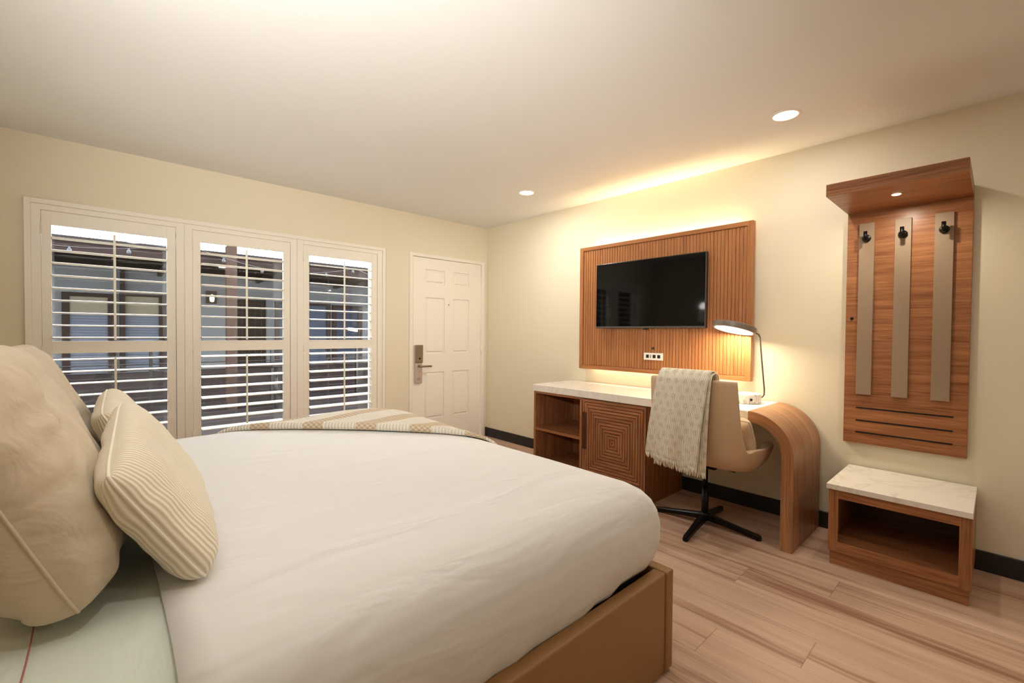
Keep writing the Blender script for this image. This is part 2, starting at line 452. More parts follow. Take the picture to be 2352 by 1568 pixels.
M_glass, nt, b = new_mat('window_glass')
nt.nodes.remove(b)
gl = nt.nodes.new('ShaderNodeBsdfGlossy'); gl.inputs['Roughness'].default_value = 0.02
tr = nt.nodes.new('ShaderNodeBsdfTransparent'); fr = nt.nodes.new('ShaderNodeFresnel'); fr.inputs['IOR'].default_value = 1.5
mx = nt.nodes.new('ShaderNodeMixShader')
nt.links.new(fr.outputs[0], mx.inputs[0]); nt.links.new(tr.outputs[0], mx.inputs[1]); nt.links.new(gl.outputs[0], mx.inputs[2])
nt.links.new(mx.outputs[0], nt.nodes['Material Output'].inputs['Surface'])
wc = [(WX0, -2.911), (-2.911, -2.121), (-2.121, WX1)]
for k, (a, b_) in enumerate(wc):
    w = empty('window_%d' % (k+1), ((a+b_)/2, .15, WZ0), kind='structure')
    m = MB(); f = .022
    m.box(a, a+f, .12, .17, WZ0, WZ1); m.box(b_-f, b_, .12, .17, WZ0, WZ1)
    m.box(a+f, b_-f, .12, .17, WZ0, WZ0+f)
    m.box(a+f, b_-f, .14, .17, WZ1-.012, WZ1)
    m.build('window_frame', M_white, w)
    MB().box(a+f, b_-f, .148, .152, WZ0+f, WZ1-.012).build('pane', M_glass, w)

# ================================================================== CEILING LIGHTS
M_lens = emit('downlight_lens', (1.0, .86, .66, 1), 6)
M_trimw = plain('white_trim_ring', srgb(235, 226, 214), .5)
def disk_light(name, loc, size, power, col, rot=None, spread=PI, parent=None):
    l = bpy.data.lights.new(name, 'AREA'); l.shape = 'DISK'; l.size = size; l.energy = power; l.color = col; l.spread = spread
    o = bpy.data.objects.new(name, l); COL.objects.link(o)
    if rot: o.rotation_euler = rot
    if parent is not None: o.parent = parent; o.location = Vector(loc)-Vector(parent['_o'])
    else: o.location = loc
    return o
WARM = (1.0, .97, .91)
DL = [(-.640, -1.314, 'recessed ceiling light nearest the room corner, seen as a small flat oval'),
      (-.588, -3.299, 'recessed ceiling light nearest the wall coat rack, the larger bright oval'),
      (-3.0, -3.75, None), (-1.6, -5.7, None)]  # last two are out of view, added as room fill
DLP = [8.5, 5, 3, 8]
for (x, y, lab), pw in zip(DL, DLP):
    t = empty('recessed_light', (x, y, H), lab or 'unseen ceiling fill light added near the viewer', 'ceiling light', 'recessed ceiling lights')
    m = MB(); m.lathe([(.060, -.001), (.062, -.006), (.074, -.005), (.077, 0)], (x, y, H), (0, 0, 1), 40); m.build('trim_ring', M_trimw, t)
    m = MB(); m.lathe([(0, -.004), (.060, -.004), (.060, -.001)], (x, y, H), (0, 0, 1), 40); m.build('lens', M_lens, t)
    disk_light('downlight_beam', (x, y, H-.010), .11, pw, WARM, parent=t, spread=PI)

# ================================================================== BED
BX1, BY0, BY1 = -1.865, -3.337, -1.255
BX0 = -4.0
bed = empty('bed', ((BX0+BX1)/2, (BY0+BY1)/2, 0), 'king bed with tan leather side rails and footboard', 'bed')
m = MB(); m.box(BX0, BX1-.048, BY0, BY0+.05, .012, .37, .008, 3); m.build('side_rail', M_leather, bed, sharp=50)
m = MB(); m.box(BX0, BX1-.048, BY1-.05, BY1, .012, .37, .008, 3); m.build('side_rail', M_leather, bed, sharp=50)
m = MB(); m.box(BX1-.048, BX1, BY0-.004, BY1, .012, .37, .006, 3); m.build('footboard', M_leather, bed, sharp=50)
m = MB(); m.box(-4.055, -4.0, BY0-.02, BY1+.02, .012, 1.25, .015, 3); m.build('headboard', M_leather, bed, sharp=50)
for x in (-3.9, -1.95):
    for y in (-3.26, -1.33): MB().box(x-.03, x+.03, y-.03, y+.03, 0, .02).build('glide', M_black, bed)

PROF = [(.20, .030), (.31, .034), (.352, .030), (.41, .012), (.48, .0), (.54, .0), (.585, .007), (.620, .020), (.648, .040),
        (.668, .068), (.681, .104), (.690, .15), (.697, .22), (.703, .34), (.707, .5), (.709, .75), (.710, .95), (.7102, 1.018)]
OX0, OX1, OY0, OY1 = -3.99, -1.872, -3.318, -1.270
def prof_z(d):
    if d <= 0: return None
    for (z0, d0), (z1, d1) in zip(PROF[5:], PROF[6:]):
        if d0 <= d <= d1:
            return z0+(z1-z0)*(d-d0)/(d1-d0+1e-9)
    return .71
def ring(d, n=240, rc=.065):
    """closed plan outline inset by d, corner radius shrinking with d"""
    x0, x1, y0, y1 = OX0+d*.5, OX1-d, OY0+d, OY1-d
    if x1-x0 < .02: x0 = x1 = (x0+x1)/2
    if y1-y0 < .02: y0 = y1 = (y0+y1)/2-0.0
    r = max(.0, min(rc+d*.30, (y1-y0)/2-.001))
    pts = []
    cs = [(x1-r, y1-r, 0), (x0+r*.3, y1-r*.3, 90), (x0+r*.3, y0+r*.3, 180), (x1-r, y0+r, 270)]
    rs = [r, r*.3, r*.3, r]
    seq = []
    for (cx, cy, a0), q in zip(cs, rs):
        for k in range(13):
            a = math.radians(a0+90*k/12); seq.append(Vector((cx+q*math.cos(a), cy+q*math.sin(a), 0)))
    # resample by fixed fractions per segment
    out = []
    for i in range(len(seq)):
        p, q = seq[i], seq[(i+1) % len(seq)]
        if i % 13 == 12:
            for k in range(28): out.append(p.lerp(q, k/28))
        else: out.append(p)
    return out
def bed_surface(rings_from, off, zoff, mat, name, parent=None, cut=None, cut2=None, wob=0.0, fine=0.0):
    bm = bmesh.new(); R = []
    dens = []
    P = PROF[rings_from:]
    for (z0, d0), (z1, d1) in zip(P, P[1:]):
        kk = max(3, int((d1-d0)/.035))
        for k in range(kk):
            t = k/kk; dens.append((z0+(z1-z0)*t, d0+(d1-d0)*t))
    dens.append(P[-1])
    for z, d in dens:
        R.append([bm.verts.new((p.x, p.y, z+zoff)) for p in ring(d-off)])
    n = len(R[0])
    for i in range(len(R)-1):
        for k in range(n):
            bm.faces.new((R[i][k], R[i][(k+1) % n], R[i+1][(k+1) % n], R[i+1][k]))
    # cap
    bmesh.ops.contextual_create(bm, geom=R[-1]) if False else bm.faces.new(R[-1])
    bmesh.ops.remove_doubles(bm, verts=bm.verts, dist=.0004)
    if cut is not None:
        g = bm.verts[:]+bm.edges[:]+bm.faces[:]
        bmesh.ops.bisect_plane(bm, geom=g, plane_co=(cut, 0, 0), plane_no=(-1, 0, 0), clear_outer=True)
    if cut2 is not None:
        g = bm.verts[:]+bm.edges[:]+bm.faces[:]
        bmesh.ops.bisect_plane(bm, geom=g, plane_co=(cut2, 0, 0), plane_no=(1, 0, 0), clear_outer=True)
    bmesh.ops.recalc_face_normals(bm, faces=bm.faces)
    bm.normal_update()
    if wob:
        for v in bm.verts:
            p = v.co
            h = noise.noise(Vector((p.x*1.6+3, p.y*1.1, p.z*1.5)))*wob
            h += noise.noise(Vector((p.x*5, p.y*2.0, p.z*3)))*wob*.25
            # gathers towards the hem
            hem = max(0, (.56-p.z)/.18)
            h += hem*noise.noise(Vector((p.x*16, p.y*16, p.z*2)))*fine
            v.co = p+v.normal*h
            if p.z < .44: v.co.z += .030*max(0, min(1, (p.x+2.4)/.45))*min(1, (.44-p.z)/.08)
            if p.z < .46: v.co.z += noise.noise(Vector((p.x*7, p.y*7, 1.0)))*.010*min(1, (.46-p.z)/.06)
    if wob:
        for v in bm.verts:
            if v.co.x > -1.935 and v.co.z < .378: v.co.z = .378
    m = MB(); m.bm.free(); m.bm = bm
    for f in bm.faces: f.smooth = True
    return m.build(name, mat, parent)
o = bed_surface(0, -.030, -.026, M_dark, 'mattress', bed)
sh = bed_surface(2, -.012, -.012, M_sheet, 'bed_sheet', wob=.012, fine=.01, cut2=-3.20)
tag(sh, 'smooth off-white bottom sheet at the pillow end of the bed', 'bed sheet')
dv = bed_surface(2, 0, 0, M_duvet, 'duvet', cut=-3.312, wob=.010, fine=.014)
solidify(dv, .011, -1)
tag(dv, 'large plain white duvet covering most of the bed', 'duvet')
# pink stitched line on the sheet
m = MB()
pts = [(-3.49-.016*t*1.0+.006*math.sin(t*5), -2.90-.55*t, .0) for t in [i/20 for i in range(21)]]
def bz(x, y):
    d = min(x-OX0+.3, OX1-x, y-OY0, OY1-y); z = prof_z(max(d, .001)) or .55; return z
m.tube([(x, y, bz(x, y)-.0075) for x, y, _ in pts if y > -3.24], .0013, 6)
m.build('stitch_line', plain('pink_thread', srgb(176, 112, 104), .8), sh)

# ---- patterned throw laid diagonally over the far foot corner
def throw_mat():
    m, nt, b = new_mat('striped_knit'); N = nt.nodes; L = nt.links
    uv = N.new('ShaderNodeTexCoord'); sep = N.new('ShaderNodeSeparateXYZ'); L.new(uv.outputs['UV'], sep.inputs[0])
    def M(op, a, bb=None, c=None):
        n = N.new('ShaderNodeMath'); n.operation = op
        for i, v in enumerate((a, bb, c)):
            if v is None: continue
            if isinstance(v, (int, float)): n.inputs[i].default_value = v
            else: L.new(v, n.inputs[i])
        return n.outputs[0]
    f = M('FRACT', M('DIVIDE', M('ADD', sep.outputs[0], .155), .285))
    band = M('MULTIPLY', M('GREATER_THAN', f, .30), M('LESS_THAN', f, .68))
    thin = M('LESS_THAN', M('ABSOLUTE', M('SUBTRACT', f, .0)), .06)
    # knotted weave cells
    cx = M('SINE', M('MULTIPLY', sep.outputs[0], 2*PI/.030)); cy = M('SINE', M('MULTIPLY', sep.outputs[1], 2*PI/.024))
    knot = M('MULTIPLY_ADD', M('MULTIPLY', cx, cy), .5, .5)
    tuf = M('MULTIPLY_ADD', M('SINE', M('MULTIPLY', sep.outputs[0], 2*PI/.017)), .5, .5)
    mA = N.new('ShaderNodeMix'); mA.data_type = 'RGBA'
    mA.inputs[6].default_value = srgb(184, 160, 128); mA.inputs[7].default_value = srgb(226, 210, 186); L.new(knot, mA.inputs[0])
    mB = N.new('ShaderNodeMix'); mB.data_type = 'RGBA'
    mB.inputs[6].default_value = srgb(220, 210, 190); mB.inputs[7].default_value = srgb(244, 238, 226); L.new(tuf, mB.inputs[0])
    mC = N.new('ShaderNodeMix'); mC.data_type = 'RGBA'; L.new(band, mC.inputs[0]); L.new(mB.outputs[2], mC.inputs[6]); L.new(mA.outputs[2], mC.inputs[7])
    L.new(mC.outputs[2], b.inputs['Base Color'])
    h = M('ADD', M('MULTIPLY', knot, band), M('MULTIPLY', tuf, M('SUBTRACT', 1, band)))
    bp = N.new('ShaderNodeBump'); bp.inputs['Strength'].default_value = .8; bp.inputs['Distance'].default_value = .006
    L.new(h, bp.inputs['Height']); L.new(bp.outputs['Normal'], b.inputs['Normal'])
    b.inputs['Roughness'].default_value = .95; b.inputs['Specular IOR Level'].default_value = .05
    return m
M_throw = throw_mat()
E0 = Vector((-2.95, -1.30, 0)); E1 = Vector((-1.90, -2.40, 0))
ED = (E1-E0).normalized(); EP = Vector((-ED.y, ED.x, 0))
if EP.x < 0: EP = -EP
EL = (E1-E0).length
SK = .42           # stripes lean along the edge direction
def throw_pt(s, p, lift=.0):
    """s along the folded front edge, p away from it"""
    s2 = s*(1-.0*p)
    P = E0+ED*(s*EL)+EP*p
    dx = OX1-P.x; dy = OY1-P.y; d = min(dx, dy)
    # smooth rounded distance to foot / far side
    k = .06
    d = -k*math.log(math.exp(-dx/k)+math.exp(-dy/k)) if min(dx, dy) > -.3 else d
    if d > .02:
        z = prof_z(d)
        nn = 0
    else:
        z = .62+(d-.02)*6.0
        if z < .36: z = .36
        q = max(0, -d+.02)
        if dx < dy: P.x = min(P.x, OX1+.012)
        if dy <= dx: P.y = min(P.y, OY1+.012)
        if dx < .02: P.x = min(P.x, OX1+.014)
        if dy < .02: P.y = min(P.y, OY1+.014)
    return P, z
def throw_fn(u, v):
    s = u; p = v*.95
    P, z = throw_pt(s, p)
    lift = .016+.022*math.exp(-((s-.42)/.28)**2)*math.exp(-((p-.38)/.30)**2)+.006*noise.noise(Vector((s*5, p*5, 0)))
    lift += (.012+.010*math.exp(-(p/.10)**2))*min(1, 5*s*(1-s)+.15)
    return (P.x, P.y, z+lift)
m = MB(); m.grid(throw_fn, 90, 70, uv=lambda u, v: (u*EL-v*.95*SK, v*.95))
# rolled front fold
def roll_fn(u, v):
    a = PI*(.45+1.15*v)
    P, z = throw_pt(u, 0)
    top = Vector(throw_fn(u, 0)); base = z+.004
    h = (top.z-base)/2; c = Vector((top.x, top.y, base+h))
    return tuple(c-EP*math.sin(a-PI*.0)*0.0+Vector((0, 0, 1))*h*math.cos(PI*v)-EP*h*.9*math.sin(PI*v))
m.grid(roll_fn, 90, 9, uv=lambda u, v: (u*EL, -v*.05))
bmesh.ops.remove_doubles(m.bm, verts=m.bm.verts, dist=.0008)
for f in m.bm.faces: f.smooth = True
bmesh.ops.recalc_face_normals(m.bm, faces=m.bm.faces)
th = m.build('throw_blanket', M_throw)
tag(th, 'cream and brown striped knit throw laid across the far foot corner of the bed', 'blanket')

# ---- pillows
def pillow(name, mat, centre_bottom, Lx, Hy, T, lean, yaw, roll=0.0, label=None, cat='pillow', group=None, pinch=.5, amp=.006, seed=0, fold=None, parent=None, ex=.34, sag=.1, ev=5):
    """width along local y-axis of the world (+Y when yaw=0), height leaning back from +X"""
    def shape(u, v, side):
        # u,v in [-1,1]
        tt = max(0, (1-abs(u)**4.5))**ex*max(0, (1-abs(v)**ev))**(ex+.02)
        w = side*T/2*tt*(1-sag*v)
        cu = 1-.07*(1-v*v)*0
        x = u*Lx/2*(1-.04*abs(v)**6*abs(u)**6); y = v*Hy/2*(1-.04*abs(u)**6*abs(v)**6)
        q = Vector((x*7+seed, y*7, side*2+seed))
        w += side*amp*noise.noise(q)*min(1, tt*3)
        # radiating seam puckers
        ed = max(abs(u), abs(v))
        w += side*amp*.9*noise.noise(Vector((x*22+seed, y*22, side+seed)))*max(0, ed-.45)*2*min(1, tt*2)
        if fold:
            a_ = noise.noise(Vector((x*4+y*3+seed, y*9-x*2, side*3+seed)))
            w += side*fold*(max(0, 1-abs(a_)*5)**2)*min(1, tt*1.5)*(.4+.6*max(abs(u), abs(v)))
        return x, y, w
    bm = bmesh.new(); n = 56; mth = 40
    cu = [math.sin(PI/2*(2*i/(n-1)-1)) for i in range(n)]
    cv = [math.sin(PI/2*(2*j/(mth-1)-1)) for j in range(mth)]
    lay = bm.loops.layers.uv.new('UVMap')
    # arc length along u for v=0
    arc = [0]
    pp = None
    for u in cu:
        x, y, w = shape(u, 0, 1); p = Vector((x, w, 0))
        if pp is not None: arc.append(arc[-1]+(p-pp).length)
        pp = p
    up = Vector((-math.sin(lean), 0, math.cos(lean))); nr = Vector((math.cos(lean), 0, math.sin(lean))); wd = Vector((0, 1, 0))
    Rz = Matrix.Rotation(yaw, 3, 'Z'); Rn = Matrix.Rotation(roll, 3, nr)
    cb = Vector(centre_bottom)
    V = {}
    for side in (1, -1):
        for i, u in enumerate(cu):
            for j, v in enumerate(cv):
                edge = i in (0, n-1) or j in (0, mth-1)
                key = (i, j, 0 if edge else side)
                if key in V: continue
                x, y, w = shape(u, v, 0 if edge else side)
                loc = Rn @ (wd*x+up*(y)+nr*w)
                loc = Rz @ (loc+up*(Hy/2))
                V[key] = bm.verts.new(cb+loc)
    for side in (1, -1):
        g = lambda i, j: V[(i, j, 0 if (i in (0, n-1) or j in (0, mth-1)) else side)]
        for i in range(n-1):
            for j in range(mth-1):
                vs = [g(i, j), g(i+1, j), g(i+1, j+1), g(i, j+1)]
                if side == -1: vs = vs[::-1]
                f = bm.faces.new(vs); f.smooth = True
                idx = [(i, j), (i+1, j), (i+1, j+1), (i, j+1)]
                if side == -1: idx = idx[::-1]
                for lp, (a, c) in zip(f.loops, idx): lp[lay].uv = (arc[a]*(1 if side == 1 else -1), cv[c]*Hy/2)
    bmesh.ops.recalc_face_normals(bm, faces=bm.faces)
    dz = cb.z-min(v_.co.z for v_ in bm.verts)
    for v_ in bm.verts: v_.co.z += dz
    loop = [(i, 0) for i in range(n)]+[(n-1, j) for j in range(1, mth)]+[(i, mth-1) for i in range(n-2, -1, -1)]+[(0, j) for j in range(mth-2, 0, -1)]
    sp = [V[(i, j, 0)].co.copy() for i, j in loop]; sp.append(sp[0])
    m = MB(); m.bm.free(); m.bm = bm
    o = m.build(name, mat, parent)
    m = MB(); m.tube(sp, .0032, 6, caps=False); m.build('seam', mat, o)
    if label: tag(o, label, cat, group)
    return o
GP = 'large taupe linen pillows'
pillow('pillow', M_sham, (-3.426, -2.685, .700), .75, .492, .212, .41, 0, 0, 'large taupe linen pillow nearest the camera, leaning on the headboard side', 'pillow', GP, seed=2, amp=.012, fold=-.012)
pillow('pillow', M_sham, (-3.46, -1.82, .700), .76, .47, .20, .40, 0, 0, 'large taupe linen pillow further along the bed, only its edge showing', 'pillow', GP, seed=9, amp=.012, fold=-.012)
GC = 'small cream corduroy cushions'
pillow('cushion', M_cord, (-3.219, -2.682, .702), .73, .292, .118, .55, -.097, .074, 'cream ribbed corduroy cushion in front, nearest the camera', 'cushion', GC, seed=4, amp=.006, sag=.15)
pillow('cushion', M_cord, (-3.245, -1.93, .702), .62, .285, .115, .50, -.05, .03, 'cream ribbed corduroy cushion further back, peeking out behind the nearer one', 'cushion', GC, seed=6, amp=.006)

# ================================================================== DESK
DXF = -.56; TZ, TB = .769, .712
desk = empty('desk', (-.28, -2.3, 0), 'long walnut desk with marble top, open shelf, patterned door and curved waterfall end', 'desk')
m = MB(); m.box(DXF, -.012, -3.124, -1.3239, TB, TZ, .002, 1); m.build('worktop', M_marble, desk)
# carcass
cb = empty('cabinet_body_tmp', (0, 0, 0)); bpy.data.objects.remove(cb)
m = MB(); t = .022; CX = DXF+.012; CY0, CY1 = -2.455, -1.336
for ya, zt in ((CY1-t, TB), (CY0, TB), (-1.872, TB-t*.9)):
    m = MB(); m.box(CX, -.02, ya, ya+t, 0, zt); m.build('side_panel', M_wz, desk)
for za in (TB-t*.9, .06):
    m = MB(); m.box(CX, -.02, CY0+t, CY1-t, za, za+t*.9); m.build('cabinet_panel', M_wy, desk)
m = MB(); m.box(CX+.001, -.02, -1.85, CY1-t, .368, .368+t); m.build('shelf', M_wy, desk)
m = MB(); m.box(-.03, -.022, CY0+t, CY1-t, 0, TB-.02); m.build('back_panel', M_wz, desk)
m = MB(); m.box(CX+.04, -.03, CY0+t, CY1-t, 0, .06); m.build('plinth', M_wy, desk)
# patterned door
y0, y1, z0, z1 = -2.452, -1.885, .085, .706
xd = DXF
nz0, nz1, nd = .305, .60, .026
M_door_y = M_wy; M_door_z = M_wz
m = MB()
pts = [(xd+.006, y1, z0), (xd+.006, y0, z0), (xd+.006, y0, z1), (xd+.006, y1, z1), (xd+.006, y1, nz1), (xd+.006, y1-nd, nz1-.035), (xd+.006, y1-nd, nz0+.035), (xd+.006, y1, nz0)]
m.poly(pts, (.010, 0, 0))
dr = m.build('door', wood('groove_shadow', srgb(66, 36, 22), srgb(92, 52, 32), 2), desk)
NR = 13; cyd, czd = (y0+y1)/2, (z0+z1)/2; hy, hz = (y1-y0)/2-.003, (z1-z0)/2-.003
mz, mh = MB(), MB()
def quadprism(mm, q, x0_, x1_, bev=.002):
    mm.poly([(x1_, a, b_) for a, b_ in q], (x0_-x1_, 0, 0), bev)
for k in range(NR):
    f0 = 1-k/NR; f1 = 1-(k+.80)/NR
    a0, b0, a1, b1 = hy*f0, hz*f0, hy*f1, hz*f1
    tp = [(cyd-a0, czd+b0), (cyd+a0, czd+b0), (cyd+a1, czd+b1), (cyd-a1, czd+b1)]
    bt = [(cyd-a0, czd-b0), (cyd+a0, czd-b0), (cyd+a1, czd-b1), (cyd-a1, czd-b1)]
    rt = [(cyd-a0, czd-b0), (cyd-a0, czd+b0), (cyd-a1, czd+b1), (cyd-a1, czd-b1)]
    for q in (tp, bt): quadprism(mh, q, xd, xd+.007)
    quadprism(mz, rt, xd, xd+.007)
    # handle side: leave the cut-out free on the outer rings
    inner = y1-nd-.002
    if cyd+a0 > inner:
        for (za, zb) in ((-b0, nz0-czd), (nz1-czd, b0)):
            s0 = b1/b0
            if za < 0: q = [(cyd+a0, czd+za), (cyd+a1, czd-b1), (cyd+a1, czd+zb), (cyd+a0, czd+zb)]
            else: q = [(cyd+a0, czd+za), (cyd+a1, czd+za), (cyd+a1, czd+b1), (cyd+a0, czd+zb)]
            quadprism(mz, q, xd, xd+.007)
    else:
        quadprism(mz, [(cyd+a0, czd-b0), (cyd+a0, czd+b0), (cyd+a1, czd+b1), (cyd+a1, czd-b1)], xd, xd+.007)
mh.build('horizontal_slats', M_wy, dr); mz.build('upright_slats', M_wz, dr)
# waterfall arch, grain follows the curve
YA, YO, TH = -3.124, -3.3665, .062
Ro = .243
path = [(YA, TZ, 0, 1)]
for k in range(0, 25):
    a = PI/2*k/24
    path.append((YA-Ro*math.sin(a), TZ-Ro+Ro*math.cos(a), -math.sin(a), math.cos(a)))
for z in (.40, .25, .10, 0): path.append((YO, z, -1, 0))
arc = [0]
for p, q in zip(path, path[1:]): arc.append(arc[-1]+math.hypot(p[0]-q[0], p[1]-q[1]))
bm = bmesh.new(); lay = bm.loops.layers.uv.new('UVMap'); X0_, X1_ = DXF-.001, -.014
prof = []
for (y, z, ny, nz_), s in zip(path, arc):
    zi = z-nz_*TH
    prof.append([bm.verts.new((X0_, y, z)), bm.verts.new((X1_, y, z)), bm.verts.new((X1_, y-ny*TH, zi)), bm.verts.new((X0_, y-ny*TH, zi))])
us = [0, .546, .546+TH, 1.092+TH, 1.092+2*TH]
for i in range(len(prof)-1):
    for k in range(4):
        f = bm.faces.new((prof[i][k], prof[i][(k+1) % 4], prof[i+1][(k+1) % 4], prof[i+1][k]))
        f.smooth = k in (0, 2)
        for lp, (u, s) in zip(f.loops, ((us[k], arc[i]), (us[k+1], arc[i]), (us[k+1], arc[i+1]), (us[k], arc[i+1]))): lp[lay].uv = (u, s)
bm.faces.new(prof[0][::-1]); bm.faces.new(prof[-1])
bmesh.ops.recalc_face_normals(bm, faces=bm.faces)
for e in bm.edges:
    if len(e.link_faces) == 2 and e.calc_face_angle(0) > .7: e.smooth = False
m = MB(); m.bm.free(); m.bm = bm; m.build('waterfall_leg', M_arch, desk)

# ================================================================== TV PANEL
PY0, PY1, PZ0, PZ1, PX = -2.968, -1.468, .8985, 2.008, -.090
tp = empty('wall_panel', (0, (PY0+PY1)/2, PZ0), 'fluted walnut wall panel with frame, mounted behind the television', 'wall panel')
m = MB(); fw = .038; fx = PX+.048
m.box(PX, fx, PY0, PY0+fw, PZ0, PZ1, .0015, 1); m.box(PX, fx, PY1-fw, PY1, PZ0, PZ1, .0015, 1)
m.build('frame_stile', M_pz, tp)
m = MB(); m.box(PX, fx, PY0+fw, PY1-fw, PZ1-fw*.85, PZ1, .0015, 1); m.box(PX, fx, PY0+fw, PY1-fw, PZ0, PZ0+fw*.85, .0015, 1)
m.build('frame_rail', wood('panel_veneer_lengthwise', srgb(156, 100, 58), srgb(186, 126, 80), 1), tp)
m = MB(); m.box(PX+.0165, fx, PY0+fw, PY1-fw, PZ0+.03, PZ1-.03)
a, b_ = PY0+fw+.001, PY1-fw-.001; n = 55; w = (b_-a)/n
for i in range(n): m.box(PX+.010, PX+.018, a+i*w+.0018, a+(i+1)*w-.0018, PZ0+.033, PZ1-.033, .0035, 2)
m.build('fluted_slats', M_pz, tp)
m = MB(); m.box(fx, 0, PY0+.18, PY1-.18, PZ0+.16, PZ1-.16); m.build('mounting_frame', M_dark, tp)
m = MB(); m.lathe([(0, 0), (.011, 0), (.010, .006), (0, .006)], (PX+.010, -2.223, 1.105), (-1, 0, 0), 20); m.build('cable_grommet', plain('brown_plastic', srgb(70, 40, 25), .5), tp)
# LED strips glowing behind the panel
M_led = emit('warm_led', (1.0, .66, .27, 1), 14)
ls = empty('led_strip', (-.02, (PY0+PY1)/2, PZ0+.1), 'warm glowing light strip hidden behind the top and bottom of the fluted panel', 'light strip')
m = MB(); m.box(-.040, -.030, PY0+.10, PY1-.10, PZ1-.058, PZ1-.050); m.build('upper_strip', M_led, ls)
m = MB(); m.box(-.040, -.030, PY0+.10, PY1-.10, PZ0+.050, PZ0+.058); m.build('lower_strip', M_led, ls)
def rect_light(name, loc, sx, sy, power, col, rot, parent=None, spread=PI):
    l = bpy.data.lights.new(name, 'AREA'); l.shape = 'RECTANGLE'; l.size = sx; l.size_y = sy; l.energy = power; l.color = col; l.spread = spread
    o = bpy.data.objects.new(name, l); COL.objects.link(o); o.rotation_euler = rot
    if parent is not None: o.parent = parent; o.location = Vector(loc)-Vector(parent['_o'])
    else: o.location = loc
    return o
LEDC = (1.0, .74, .40)
rect_light('strip_glow', (-.020, (PY0+PY1)/2, PZ1-.045), .03, 1.28, 6.5, LEDC, (PI, 0, 0), ls)
rect_light('strip_glow', (-.020, (PY0+PY1)/2, PZ0+.045), .03, 1.28, 1.2, (1, .88, .68), (0, 0, 0), ls)

# ---- television
TY0, TY1, TZ0_, TZ1_, TX = -2.678, -1.700, 1.268, 1.825, -.150
tv = empty('television', (-.12, (TY0+TY1)/2, TZ0_), 'black flat screen television on the fluted panel', 'television')
m = MB(); m.box(TX+.002, TX+.030, TY0, TY1, TZ0_, TZ1_, .003, 2); m.box(TX+.028, PX+.012, TY0+.2, TY1-.2, TZ0_+.10, TZ1_-.12, .004, 1)
m.build('casing', M_tvb, tv)
m = MB(); m.box(TX, TX+.004, TY0+.008, TY1-.008, TZ0_+.016, TZ1_-.008); m.build('screen', M_tvs, tv)
m = MB(); m.box(TX-.001, TX+.004, TY0+.001, TY1-.001, TZ0_+.001, TZ0_+.015, .001, 1)
m.box(TX-.001, TX+.004, TY0+.001, TY0+.007, TZ0_+.015, TZ1_-.001); m.build('bezel', M_tvl, tv)
m = MB(); m.box(TX+.004, TX+.018, -2.215, -2.165, TZ0_-.012, TZ0_+.002, .002, 1); m.build('sensor', M_tvb, tv)

# ---- outlet plate on the panel
op = empty('outlet_plate', (PX+.01, -2.226, 1.006), 'white outlet plate with four dark sockets below the television', 'outlet')
m = MB(); m.box(PX+.002, PX+.011, -2.311, -2.142, 1.010, 1.068, .002, 2); m.build('cover', M_plate, op)
for y, w_ in ((-2.176, .025), (-2.204, .006), (-2.236, .026), (-2.277, .026)):
    m = MB(); m.box(PX+.0008, PX+.003, y-w_/2, y+w_/2, 1.026, 1.053, .001, 1); m.build('socket', M_tvb, op)

# ================================================================== COAT RACK
RY0, RY1, RZ0, RZ1 = -4.024, -3.487, .576, 1.957
cr = empty('coat_rack', (0, (RY0+RY1)/2, RZ0), 'tall walnut wall coat rack with lit canopy, three taupe strips and black hooks', 'coat rack')
m = MB(); m.box(-.030, 0, RY0, RY1, RZ0, RZ1, .001, 1); m.build('back_panel', M_wy, cr)
m = MB(); m.box(-.547, 0, RY0, RY1, 1.957, 2.021, .0015, 1)
m.box(-.547, -.030, RY0, RY0+.003, 1.953, 1.957); m.build('canopy', M_wy, cr)
for ya, yb in ((-3.619, -3.547), (-3.782, -3.711), (-3.953, -3.878)):
    m = MB(); m.box(-.046, -.030, ya, yb, .872, 1.888, .001, 1); st = m.build('strip', M_strip, cr)
    yc = (ya+yb)/2
    m = MB(); m.lathe([(0, 0), (.021, 0), (.021, .010), (.019, .012), (0, .012)], (-.046, yc, 1.797), (-1, 0, 0), 28)
    m.tube([(-.058, yc, 1.797), (-.088, yc, 1.797)], .007, 14)
    m.tube([(-.090, yc, 1.778), (-.090, yc, 1.832)], .0095, 18); m.build('hook', M_black, st)
M_slot = plain('black_slot', srgb(18, 14, 12), .3)
for z in (.790, .714, .643):
    m = MB(); m.box(-.0325, -.028, -3.968, -3.548, z-.004, z+.004); m.build('slot', M_slot, cr)
m = MB(); m.lathe([(0, 0), (.008, 0), (.008, .006), (.004, .008), (0, .006)], (-.030, -3.518, 1.326), (-1, 0, 0), 18); m.build('knob', M_black, cr)
m = MB(); m.lathe([(0, -.003), (.017, -.003), (.020, 0)], (-.343, -3.75, 1.957), (0, 0, 1), 28); m.build('canopy_light', emit('canopy_lens', (1.0, .85, .6, 1), 3), cr)
disk_light('canopy_beam', (-.30, -3.75, 1.950), .04, 2.6, (1, .90, .72), rot=(0, 0, 0), parent=cr)

